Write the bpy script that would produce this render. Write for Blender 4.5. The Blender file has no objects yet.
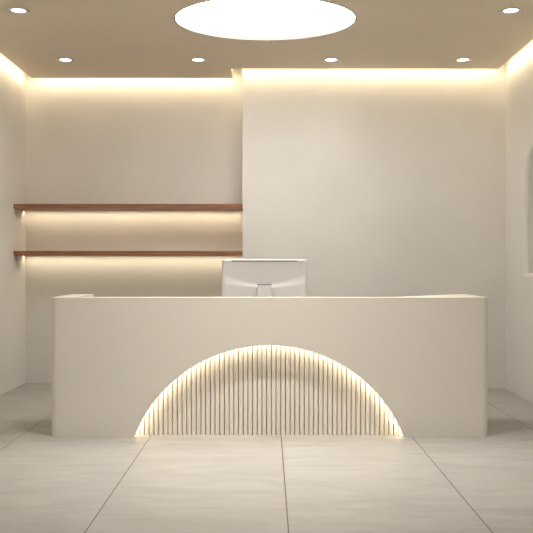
import bpy, bmesh, math
from mathutils import Vector
from mathutils.geometry import tessellate_polygon
PI = math.pi
sc = bpy.context.scene
COL = sc.collection

# ---------------------------------------------------------------- camera, world, exposure
F = 850.0
cam_d = bpy.data.cameras.new('camera')
cam = bpy.data.objects.new('camera', cam_d); COL.objects.link(cam)
cam.location = (0, 0, 1.351); cam.rotation_euler = (PI/2, 0, 0)
cam_d.sensor_width = 36.0; cam_d.lens = 36.0*F/533.0
cam_d.shift_x = -1.5/533; cam_d.shift_y = -1.5/533
cam_d.clip_start = 0.05
sc.camera = cam
sc.view_settings.view_transform = 'Standard'
sc.view_settings.look = 'None'
sc.view_settings.gamma = 1.0
sc.view_settings.use_curve_mapping = False
sc.view_settings.exposure = 0.0

w = bpy.data.worlds.new('fill_daylight'); sc.world = w; w.use_nodes = True  # fill light for the room, entering by the added front opening
w.node_tree.nodes['Background'].inputs[0].default_value = (1.0, 0.97, 0.94, 1)
w.node_tree.nodes['Background'].inputs[1].default_value = 1.4

# room measures
XL, XR = -2.776, 2.593
YB, YR = 9.75, 9.30          # recess back wall, protruding back wall
XS = -0.279                  # side of the recess
ZC, ZT = 3.466, 3.68         # dropped ceiling underside, slab
Y0 = -2.6                    # unseen front wall behind the camera

WARM = (1.0, 0.82, 0.55)
def area(name, loc, rot, sx, sy, power, color, shape='RECTANGLE', spread=PI):
    d = bpy.data.lights.new(name, 'AREA'); d.shape = shape
    d.size = sx; d.size_y = sy; d.energy = power; d.color = color; d.spread = spread
    o = bpy.data.objects.new(name, d); COL.objects.link(o)
    o.location = loc; o.rotation_euler = rot
    return o
# unseen opening added behind the camera for fill: portal for the daylight
p = area('fill_light_portal', (0, Y0+0.02, 1.5), (PI/2, 0, 0), 4.6, 2.8, 1, (1, 1, 1))
p.data.cycles.is_portal = True
p.rotation_euler = (PI/2, 0, PI)
# cove strips on the edge of the dropped ceiling, shining onto the walls
PXL, PXR, PYL, PYR, PXN = -2.669, 2.480, 9.62, 9.16, -0.397
CP = 2.5       # watts per metre
TILT = math.radians(40)
cz = ZC + 0.035
def cove(a, b, n):
    a, b, n = Vector(a), Vector(b), Vector(n)
    L = (b-a).length
    d = n*math.cos(TILT) + Vector((0, 0, -math.sin(TILT)))
    o = area('cove_strip_light', (a+b)/2 + n*0.012, (0, 0, 0), L, 0.02, CP*L, WARM)
    xax = (b-a).normalized(); zax = -d; yax = zax.cross(xax)
    from mathutils import Matrix
    o.rotation_euler = Matrix((xax, yax, zax)).transposed().to_euler()
cove((PXL, -2.5, cz), (PXL, PYL, cz), (-1, 0, 0))
cove((PXR, -2.5, cz), (PXR, PYR, cz), (1, 0, 0))
cove((PXL, PYL, cz), (PXN, PYL, cz), (0, 1, 0))
cove((PXN, PYR, cz), (PXN, PYL, cz), (1, 0, 0))
cove((PXN, PYR, cz), (PXR, PYR, cz), (0, 1, 0))

# ---------------------------------------------------------------- helpers
def finish(o, label=None, cat=None, group=None, kind=None):
    if label: o['label'] = label
    if cat: o['category'] = cat
    if group: o['group'] = group
    if kind: o['kind'] = kind
    return o
def link(name, bm, mat, parent=None, smooth=False, bevel=0, seg=2):
    bmesh.ops.recalc_face_normals(bm, faces=bm.faces)
    me = bpy.data.meshes.new(name); bm.to_mesh(me); bm.free()
    if smooth:
        for f in me.polygons: f.use_smooth = True
    me.materials.append(mat)
    o = bpy.data.objects.new(name, me); COL.objects.link(o)
    if parent: o.parent = parent
    if bevel:
        m = o.modifiers.new('bevel', 'BEVEL'); m.width = bevel; m.segments = seg
        m.limit_method = 'ANGLE'; m.angle_limit = math.radians(50)
    return o
def empty(name, loc, label, cat, group=None):
    o = bpy.data.objects.new(name, None); COL.objects.link(o); o.location = loc
    return finish(o, label, cat, group)
def box(bm, x0, x1, y0, y1, z0, z1):
    v = [bm.verts.new((x, y, z)) for z in (z0, z1) for x, y in ((x0, y0), (x1, y0), (x1, y1), (x0, y1))]
    for f in ((0, 3, 2, 1), (4, 5, 6, 7), (0, 1, 5, 4), (1, 2, 6, 5), (2, 3, 7, 6), (3, 0, 4, 7)):
        bm.faces.new([v[i] for i in f])
def B(*a):
    bm = bmesh.new(); box(bm, *a); return bm
def slab(loops, to3, a, b, bm=None):
    """loops: outer polygon + holes in 2D; to3(u,v,t) maps to space; extruded t from a to b"""
    bm = bm or bmesh.new()
    tris = tessellate_polygon([[Vector((u, v, 0)) for u, v in lp] for lp in loops])
    flat = [p for lp in loops for p in lp]
    va = [bm.verts.new(to3(u, v, a)) for u, v in flat]
    vb = [bm.verts.new(to3(u, v, b)) for u, v in flat]
    for t in tris:
        try:
            bm.faces.new([va[i] for i in t]); bm.faces.new([vb[i] for i in reversed(t)])
        except ValueError: pass
    k = 0
    for lp in loops:
        n = len(lp)
        for i in range(n):
            j = (i+1) % n
            bm.faces.new((va[k+i], va[k+j], vb[k+j], vb[k+i]))
        k += n
    return bm
def tube(bm, pts, r, n=8):
    rings = []
    for i, p in enumerate(pts):
        p = Vector(p)
        d = (Vector(pts[min(i+1, len(pts)-1)]) - Vector(pts[max(i-1, 0)])).normalized()
        s = Vector((0, 1, 0)); u = d.cross(s).normalized()
        rings.append([bm.verts.new(p + r*(math.cos(2*PI*k/n)*u + math.sin(2*PI*k/n)*s)) for k in range(n)])
    for a, b in zip(rings, rings[1:]):
        for k in range(n):
            bm.faces.new((a[k], a[(k+1) % n], b[(k+1) % n], b[k]))
    bm.faces.new(rings[0]); bm.faces.new(rings[-1][::-1])
def lathe(bm, prof, sx=1.0, sy=1.0, n=64, c=(0, 0)):
    """closed profile of (r,z) spun about z"""
    rings = [[bm.verts.new((c[0]+r*sx*math.cos(2*PI*k/n), c[1]+r*sy*math.sin(2*PI*k/n), z)) for k in range(n)] for r, z in prof]
    m = len(rings)
    for i in range(m):
        a, b = rings[i], rings[(i+1) % m]
        for k in range(n):
            bm.faces.new((a[k], a[(k+1) % n], b[(k+1) % n], b[k]))

# ---------------------------------------------------------------- materials
def mat(name, color, rough=0.6, metal=0.0, spec=0.5, noise=0.0, nscale=3.0, bump=0.0, bscale=60.0, stretch=(1, 1, 1)):
    m = bpy.data.materials.new(name); m.use_nodes = True
    nt = m.node_tree; N, L = nt.nodes, nt.links
    b = N['Principled BSDF']
    b.inputs['Base Color'].default_value = (*color, 1)
    b.inputs['Roughness'].default_value = rough; b.inputs['Metallic'].default_value = metal
    b.inputs['Specular IOR Level'].default_value = spec
    tc = N.new('ShaderNodeTexCoord'); mp = N.new('ShaderNodeMapping'); mp.inputs['Scale'].default_value = stretch
    L.new(tc.outputs['Object'], mp.inputs[0])
    if noise:
        n = N.new('ShaderNodeTexNoise'); n.inputs['Scale'].default_value = nscale; n.inputs['Detail'].default_value = 6
        r = N.new('ShaderNodeValToRGB')
        r.color_ramp.elements[0].position = .3; r.color_ramp.elements[1].position = .7
        r.color_ramp.elements[0].color = (*[c*(1-noise) for c in color], 1)
        r.color_ramp.elements[1].color = (*[min(1, c*(1+noise)) for c in color], 1)
        L.new(mp.outputs[0], n.inputs[0]); L.new(n.outputs[0], r.inputs[0]); L.new(r.outputs[0], b.inputs['Base Color'])
    if bump:
        n = N.new('ShaderNodeTexNoise'); n.inputs['Scale'].default_value = bscale; n.inputs['Detail'].default_value = 4
        bp = N.new('ShaderNodeBump'); bp.inputs['Strength'].default_value = bump; bp.inputs['Distance'].default_value = 0.002
        L.new(mp.outputs[0], n.inputs[0]); L.new(n.outputs[0], bp.inputs['Height']); L.new(bp.outputs[0], b.inputs['Normal'])
    return m
def emit(name, color, s):
    m = bpy.data.materials.new(name); m.use_nodes = True
    nt = m.node_tree; nt.nodes.clear()
    e = nt.nodes.new('ShaderNodeEmission'); o = nt.nodes.new('ShaderNodeOutputMaterial')
    e.inputs[0].default_value = (*color, 1); e.inputs[1].default_value = s
    nt.links.new(e.outputs[0], o.inputs[0]); return m
WALLC = (0.705, 0.682, 0.645)
M_wall = mat('plaster', WALLC, .8, spec=.25, noise=.03, nscale=1.6, bump=.15)
M_ceil = mat('ceiling_paint', (0.72, 0.64, 0.52), .9, spec=.2, noise=.02, nscale=1.2)
M_desk = mat('cream_lacquer', (0.745, 0.71, 0.655), .5, spec=.35, noise=.015, nscale=1.5)
M_top = mat('cream_worktop', (0.76, 0.71, 0.62), .35)
M_flute = mat('fluted_cream', (0.82, 0.77, 0.705), .6, spec=.3)
M_wood = mat('walnut', (0.27, 0.115, 0.058), .5, noise=.35, nscale=9, stretch=(.5, 7, 9))
M_led = emit('led', (1.0, 0.84, 0.57), 15)
M_shelfled = emit('shelf_led', (1.0, 0.84, 0.58), 17)
M_disc = emit('light_diffuser', (1.0, 0.975, 0.93), 14.3)
M_lens = emit('downlight_lens', (1.0, 0.96, 0.9), 9)
M_ring = mat('white_trim', (0.62, 0.60, 0.60), .4)
M_bigring = mat('darkened_trim', (0.13, 0.10, 0.088), .6)  # pale trim, colour darkened to offset the diffuser's glare on it
M_alu = mat('aluminium', (0.62, 0.615, 0.62), .5, metal=.0, noise=.01)
M_dark = mat('dark_gap', (0.10, 0.085, 0.08), .6)
M_slot = mat('grey_slot', (0.28, 0.25, 0.25), .6)
M_screen = mat('black_glass', (0.012, 0.012, 0.014), .08)

def floor_mat():
    m = bpy.data.materials.new('stone_tiles'); m.use_nodes = True
    nt = m.node_tree; N, L = nt.nodes, nt.links; b = N['Principled BSDF']
    tc = N.new('ShaderNodeTexCoord'); sp = N.new('ShaderNodeSeparateXYZ'); L.new(tc.outputs['Object'], sp.inputs[0])
    def math_(op, a, b_=None, c=None):
        n = N.new('ShaderNodeMath'); n.operation = op
        for i, v in enumerate((a, b_, c)):
            if v is None: continue
            if isinstance(v, (int, float)): n.inputs[i].default_value = v
            else: L.new(v, n.inputs[i])
        return n.outputs[0]
    def joint(out, off, per, half):
        # distance to nearest joint
        t = math_('SUBTRACT', out, off); t = math_('DIVIDE', t, per)
        fr = math_('SUBTRACT', t, math_('ROUND', t)); d = math_('MULTIPLY', math_('ABSOLUTE', fr), per)
        return math_('LESS_THAN', d, half), math_('FLOOR', t)
    jx, ix = joint(sp.outputs[0], 0.104, 1.029, 0.0036)
    jy, iy = joint(sp.outputs[1], 5.99, 1.28, 0.0035)
    # veining offset per tile
    cb = N.new('ShaderNodeCombineXYZ'); L.new(math_('MULTIPLY', ix, 7.3), cb.inputs[0]); L.new(math_('MULTIPLY', iy, 4.1), cb.inputs[1])
    L.new(math_('MULTIPLY_ADD', ix, 3.7, iy), cb.inputs[2])
    mp = N.new('ShaderNodeMapping'); mp.inputs['Scale'].default_value = (.8, 2.6, 1); L.new(tc.outputs['Object'], mp.inputs[0])
    va = N.new('ShaderNodeVectorMath'); va.operation = 'ADD'; L.new(mp.outputs[0], va.inputs[0]); L.new(cb.outputs[0], va.inputs[1])
    n1 = N.new('ShaderNodeTexNoise'); n1.inputs['Scale'].default_value = 2.4; n1.inputs['Detail'].default_value = 8; n1.inputs['Distortion'].default_value = .8
    n1.inputs['Roughness'].default_value = .6
    L.new(va.outputs[0], n1.inputs[0])
    r = N.new('ShaderNodeValToRGB'); L.new(n1.outputs[0], r.inputs[0])
    r.color_ramp.elements[0].position = .3; r.color_ramp.elements[0].color = (0.335, 0.322, 0.300, 1)
    r.color_ramp.elements[1].position = .7; r.color_ramp.elements[1].color = (0.425, 0.412, 0.388, 1)
    mx = N.new('ShaderNodeMix'); mx.data_type = 'RGBA'
    L.new(jy, mx.inputs[0]); mx.inputs[7].default_value = (0.34, 0.31, 0.285, 1); L.new(r.outputs[0], mx.inputs[6])
    m2 = N.new('ShaderNodeMix'); m2.data_type = 'RGBA'
    L.new(jx, m2.inputs[0]); L.new(mx.outputs[2], m2.inputs[6]); m2.inputs[7].default_value = (0.12, 0.07, 0.055, 1)
    L.new(m2.outputs[2], b.inputs['Base Color'])
    b.inputs['Roughness'].default_value = .42; b.inputs['Specular IOR Level'].default_value = .4
    return m
M_floor = floor_mat()

# ---------------------------------------------------------------- structure
S = lambda o: finish(o, kind='structure')
S(link('floor', B(XL-.3, XR+.5, Y0-.3, YB+.3, -.1, 0), M_floor))
S(link('wall_left', B(XL-.2, XL, Y0-.2, YB+.2, 0, ZT), M_wall))
bm = slab([[(XL, YB), (XS, YB), (XS, YR), (XR, YR), (XR, YB+.2), (XL, YB+.2)]], lambda u, v, t: (u, v, t), 0, ZT)
S(link('wall_back', bm, M_wall))
# right wall with an arched niche whose edge is rounded over
NY1, NR, NZ0, NZS = 8.60, 0.35, 1.27, 2.16
NYC = NY1 - NR
def niche(g):
    pts = [(NYC-NR-g, NZ0-g), (NYC+NR+g, NZ0-g)]
    pts += [(NYC+(NR+g)*math.cos(a), NZS+(NR+g)*math.sin(a)) for a in [PI*k/32 for k in range(33)]]
    return pts
R = 0.05
bm = bmesh.new()
outer = [(Y0-.2, 0), (YB+.2, 0), (YB+.2, ZT), (Y0-.2, ZT)]
hole = niche(R)
loops = [outer, hole]
tris = tessellate_polygon([[Vector((u, v, 0)) for u, v in lp] for lp in loops])
flat = outer + hole
vs = [bm.verts.new((XR, u, v)) for u, v in flat]
for t in tris: bm.faces.new([vs[i] for i in t])
prev = vs[4:]
for g, dx in [(R*(1-math.sin(a)), R*(1-math.cos(a))) for a in [PI/2*k/6 for k in range(1, 7)]] + [(0, .16)]:
    cur = [bm.verts.new((XR+dx, u, v)) for u, v in niche(g)]
    n = len(cur)
    for i in range(n):
        f = bm.faces.new((prev[i], prev[(i+1) % n], cur[(i+1) % n], cur[i]))
    prev = cur
bm.faces.new(prev)
bk = [bm.verts.new((XR+.3, u, v)) for u, v in outer]
bm.faces.new(bk)
for i in range(4): bm.faces.new((vs[i], vs[(i+1) % 4], bk[(i+1) % 4], bk[i]))
S(link('wall_right', bm, M_wall))
# unseen front wall, its middle opening added to let fill light in
bm = slab([[(XL, 0), (-2.3, 0), (-2.3, 2.9), (2.3, 2.9), (2.3, 0), (XR, 0), (XR, ZT), (XL, ZT)]], lambda u, v, t: (u, t, v), Y0-.2, Y0)
S(link('wall_front', bm, M_wall))
S(link('ceiling_slab', B(XL, XR, Y0, YB, ZT, ZT+.15), M_ceil))

# dropped ceiling with openings for the lamps
DCX, DCY, DRX, DRY = -0.023, 7.345, 0.786, 0.66  # big lamp: circle flattened in depth to match its outline in the image
LX = (-2.09, -0.72, 0.65, 2.01)
visible = [(LX[i], 8.77) for i in range(4)] + [(-2.075, 7.07), (2.02, 7.07)]
unseen = [(-0.72, 5.95), (0.65, 5.95)] + [(x, y) for y in (4.4, 2.6, 0.8, -1.0) for x in LX]
def ell(cx, cy, rx, ry, n): return [(cx+rx*math.cos(2*PI*k/n), cy+ry*math.sin(2*PI*k/n)) for k in range(n)]
pan = [(PXL, Y0), (PXR, Y0), (PXR, PYR), (PXN, PYR), (PXN, PYL), (PXL, PYL)]
loops = [pan, ell(DCX, DCY, DRX, DRY, 96)] + [ell(x, y, .078, .078, 32) for x, y in visible+unseen]
S(link('ceiling', slab(loops, lambda u, v, t: (u, v, t), ZC, ZC+.10), M_ceil))

# ---------------------------------------------------------------- reception desk
YD, DX0, DX1, DH, DD = 6.677, -1.710, 1.736, 1.096, 0.78
YE = YD + DD
desk = empty('reception_desk', (0, YD+.39, 0), 'long cream reception desk with a backlit fluted arch in its front', 'desk')
inv = Vector((0, -(YD+.39), 0))
def dpart(name, bm, m, **k):
    bmesh.ops.translate(bm, vec=inv, verts=bm.verts)
    return link(name, bm, m, desk, **k)
AX, AW, AH = 0.008, 1.060, 0.719
AR = (AW*AW+AH*AH)/(2*AH); AZ = AH-AR
a0 = math.asin(-AZ/AR)
arc = [(AX+AR*math.cos(a), AZ+AR*math.sin(a)) for a in [a0+(PI-2*a0)*k/72 for k in range(73)]]   # right to left
arc[0] = (arc[0][0], 0.0); arc[-1] = (arc[-1][0], 0.0)
LWI, RWI = DX0+.18, DX1-.06
CR = 0.05
front = [(DX0+CR, 0)] + arc[::-1] + [(DX1-CR, 0), (DX1-CR, DH-.02), (DX0+CR, DH-.02)]
dpart('front_panel', slab([front], lambda u, v, t: (u, t, v), YD, YD+.022), M_desk)
def rc(x, y, r, a, b, n=10): return [(x+r*math.cos(t), y+r*math.sin(t)) for t in [a+(b-a)*k/n for k in range(n+1)]]
la = rc(DX0+CR, YD+CR, CR, PI, 1.5*PI)
ra = rc(DX1-CR, YD+CR, CR, 1.5*PI, 2*PI)
left = [(DX0, YE)] + la + [(DX0+CR, YD+.022+.0), (LWI, YD+.022), (LWI, YE)]
right = [(DX1-CR, YD+.022)] + ra + [(DX1, YE), (RWI, YE), (RWI, YD+.022)]
XY = lambda u, v, t: (u, v, t)
lo = dpart('side_panel', slab([left], XY, 0, DH-.02), M_desk)
ro = dpart('side_panel', slab([right], XY, 0, DH-.02), M_desk)
top = [(DX0, YE)] + la + ra + [(DX1, YE), (1.665, YE), (1.02, YD+.118), (LWI, YD+.118), (LWI, YE)]
dpart('counter_top', slab([top], XY, DH-.02, DH), M_top, bevel=.006)
dpart('inner_panel', B(LWI, RWI, YD+.101, YD+.118, 0, DH-.02), M_desk)
dpart('work_surface', B(LWI, RWI, YD+.118, YE-.02, .78, .80), M_top, bevel=.003)
# fluted panel: half-round vertical reeds over a backing sheet
bm = bmesh.new()
FY = YD + .08
PIT = 0.0373
x = AX - 29*PIT - PIT*.5
x0 = x
prof = []
nf = 60
for i in range(nf):
    for u, d in ((0, 0), (.07, 0), (.10, .004), (.17, .0055), (.30, .006), (.5, .0065), (.70, .006), (.83, .0055), (.90, .004), (.93, 0)):
        prof.append((x0+i*PIT + PIT*u, FY - d))
fz = .80
va = [bm.verts.new((u, v, 0.0)) for u, v in prof]; vb = [bm.verts.new((u, v, fz)) for u, v in prof]
for i in range(len(prof)-1):
    bm.faces.new((va[i], va[i+1], vb[i+1], vb[i]))
bx0, bx1 = x0, x0+nf*PIT
box(bm, bx0, bx1, FY, FY+.02, 0, fz)
fl = dpart('fluted_panel', bm, M_flute)
finish(fl, 'arched field of vertical cream reeds')
# led tube behind the rim of the arch
LR = AR+.022
la0 = math.asin((-AZ+.012)/LR)
bm = bmesh.new()
ring = []
for k in range(33):
    a = la0+(PI-2*la0)*k/32
    ring.append([bm.verts.new((AX+rr*math.cos(a), YD+.022+yy, AZ+rr*math.sin(a))) for rr, yy in ((LR-.008, .004), (LR-.008, .022), (LR+.004, .022), (LR+.004, .004))])
for a, b in zip(ring, ring[1:]):
    for k in range(4): bm.faces.new((a[k], a[(k+1) % 4], b[(k+1) % 4], b[k]))
bm.faces.new(ring[0]); bm.faces.new(ring[-1][::-1])
finish(dpart('arch_light_strip', bm, M_led), 'glowing warm strip behind the arch rim')

# ---------------------------------------------------------------- computer
MX, MY = (264.5-268)/F*7.05, 7.05
mon = empty('desktop_computer', (MX, MY, .80), 'silver all-in-one computer seen from behind, standing on the reception desk', 'computer')
HW, ZB, ZTM = .352, .17, .600          # relative to the desk surface
bm = bmesh.new()
nx, nz = 40, 48
def band(u):                            # lower edge of the sloping band, u in -1..1
    lo = .368 + .028*u*u*1.2; hi = .386 + .088*abs(u)**1.7
    return lo, hi
grid = []
for i in range(nx+1):
    u = -1+2*i/nx; col = []
    lo, hi = band(u)
    for k in range(nz+1):
        z = ZB+(ZTM-ZB)*k/nz
        t = min(1, max(0, (z-lo)/(hi-lo)))
        bul = .034 - .015*t            # the shell is deeper below the band
        edge = min(1, (1-abs(u))/.03, (z-ZB)/.012, (ZTM-z)/.008)
        col.append(bm.verts.new((u*HW, -.004 - bul*math.sqrt(max(0, edge)), z)))
    grid.append(col)
for i in range(nx):
    for k in range(nz):
        f = bm.faces.new((grid[i][k], grid[i+1][k], grid[i+1][k+1], grid[i][k+1])); f.smooth = True
bd = [g[0] for g in grid] + grid[-1][1:] + [g[-1] for g in grid[::-1]][1:] + grid[0][::-1][1:-1]
bk = [bm.verts.new((v.co.x, .006, v.co.z)) for v in bd]
n = len(bd)
for i in range(n): bm.faces.new((bd[i], bd[(i+1) % n], bk[(i+1) % n], bk[i]))
bm.faces.new(bk)
link('rear_shell', bm, M_alu, mon)
link('screen', B(-HW+.01, HW-.01, .006, .009, ZB+.01, ZTM-.01), M_screen, mon)
finish(link('vent_slot', B(-.272, .272, -.025, -.012, .577, .589), M_slot, mon), 'thin dark slot along the top')
# neck: leaning slab with a foot
bm = bmesh.new()
pr = [(-.052, .373), (-.060, .20), (-.075, .010), (.09, .010), (.09, 0), (-.12, 0), (-.12, .008), (-.092, .012), (-.074, .20), (-.066, .385), (-.037, .385), (-.037, .373)]
def wid(z): return .055+.012*(.385-z)/.2
tr = tessellate_polygon([[Vector((a, b, 0)) for a, b in pr]])
A = [bm.verts.new((-wid(b), a, b)) for a, b in pr]; Bv = [bm.verts.new((wid(b), a, b)) for a, b in pr]
for t in tr: bm.faces.new([A[i] for i in t]); bm.faces.new([Bv[i] for i in t[::-1]])
for i in range(len(pr)):
    j = (i+1) % len(pr); bm.faces.new((A[i], A[j], Bv[j], Bv[i]))
link('stand', bm, M_alu, mon, bevel=.002)
link('hinge', B(-.058, .058, -.062, -.036, .385, .392), M_dark, mon)

# ---------------------------------------------------------------- shelves
for nm, z0, z1, lb in (('floating_shelf', 1.966, 2.018, 'upper floating walnut shelf with a light strip under it'),
                       ('floating_shelf', 1.456, 1.505, 'lower floating walnut shelf with a light strip under it')):
    t = empty(nm, ((XL+XS)/2, YB, z0), lb, 'shelf', 'wall shelves in the recess')
    hw = (XS-XL)/2
    link('board', B(-hw, hw, 9.27-YB, 0, 0, z1-z0), M_wood, t, bevel=.002)
    link('strip_cover', B(-hw+.01, hw-.01, -.121, -.113, -.007, 0), M_alu, t)
    finish(link('light_strip', B(-hw+.01, hw-.01, -.110, -.080, -.002, 0), M_shelfled, t), 'glowing warm strip')


big = empty('ceiling_light', (DCX, DCY, ZC), 'huge white ceiling lamp, flattened to a slight oval, glowing above the reception desk', 'ceiling light')
bm = bmesh.new()
pts = ell(0, 0, DRX-.008, DRY-.008, 96)
link('diffuser', slab([pts], XY, .030, .045), M_disc, big)
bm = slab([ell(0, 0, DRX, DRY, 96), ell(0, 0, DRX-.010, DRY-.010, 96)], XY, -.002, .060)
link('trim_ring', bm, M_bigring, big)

def downlight(x, y, lb):
    t = empty('downlight', (x, y, ZC), lb, 'ceiling light', 'small recessed downlights')
    bm = bmesh.new()
    lathe(bm, [(.059, 0.012), (.058, -.001), (.070, -.005), (.090, -.004), (.092, 0), (.077, .0), (.077, .03), (.059, .03)], n=40)
    link('trim_ring', bm, M_ring, t, smooth=True)
    link('lens', slab([ell(0, 0, .058, .058, 40)], XY, .004, .012), M_lens, t)
    return t
lbs = ['leftmost small downlight of the back row, nearest the left wall',
       'small downlight in the back row just left of the notch in the ceiling edge',
       'small downlight in the back row just right of the notch in the ceiling edge',
       'rightmost small downlight of the back row, nearest the right wall',
       'small downlight left of the huge oval lamp, in the top left corner',
       'small downlight right of the huge oval lamp, in the top right corner']
src = None
def clone(src, x, y, lb):
    c = src.copy(); COL.objects.link(c); c.location = (x, y, ZC); c['label'] = lb
    for ch in src.children:
        d = ch.copy(); COL.objects.link(d); d.parent = c
spot = bpy.data.lights.new('downlight_beam', 'SPOT')
spot.energy = 8; spot.spot_size = math.radians(110); spot.spot_blend = 1; spot.shadow_soft_size = .05; spot.color = (1, .95, .88)
near = spot.copy(); near.shadow_soft_size = .07; near.energy = 300; near.spot_size = math.radians(80)
for (x, y), lb in zip(visible, lbs):
    if src is None: src = downlight(x, y, lb)
    else: clone(src, x, y, lb)
for (x, y) in unseen: clone(src, x, y, 'small downlight in the ceiling nearer the front wall')
for (x, y) in visible + unseen:
    o = bpy.data.objects.new('downlight_beam', near if y == 5.95 else spot); COL.objects.link(o); o.location = (x, y, ZC-.02)
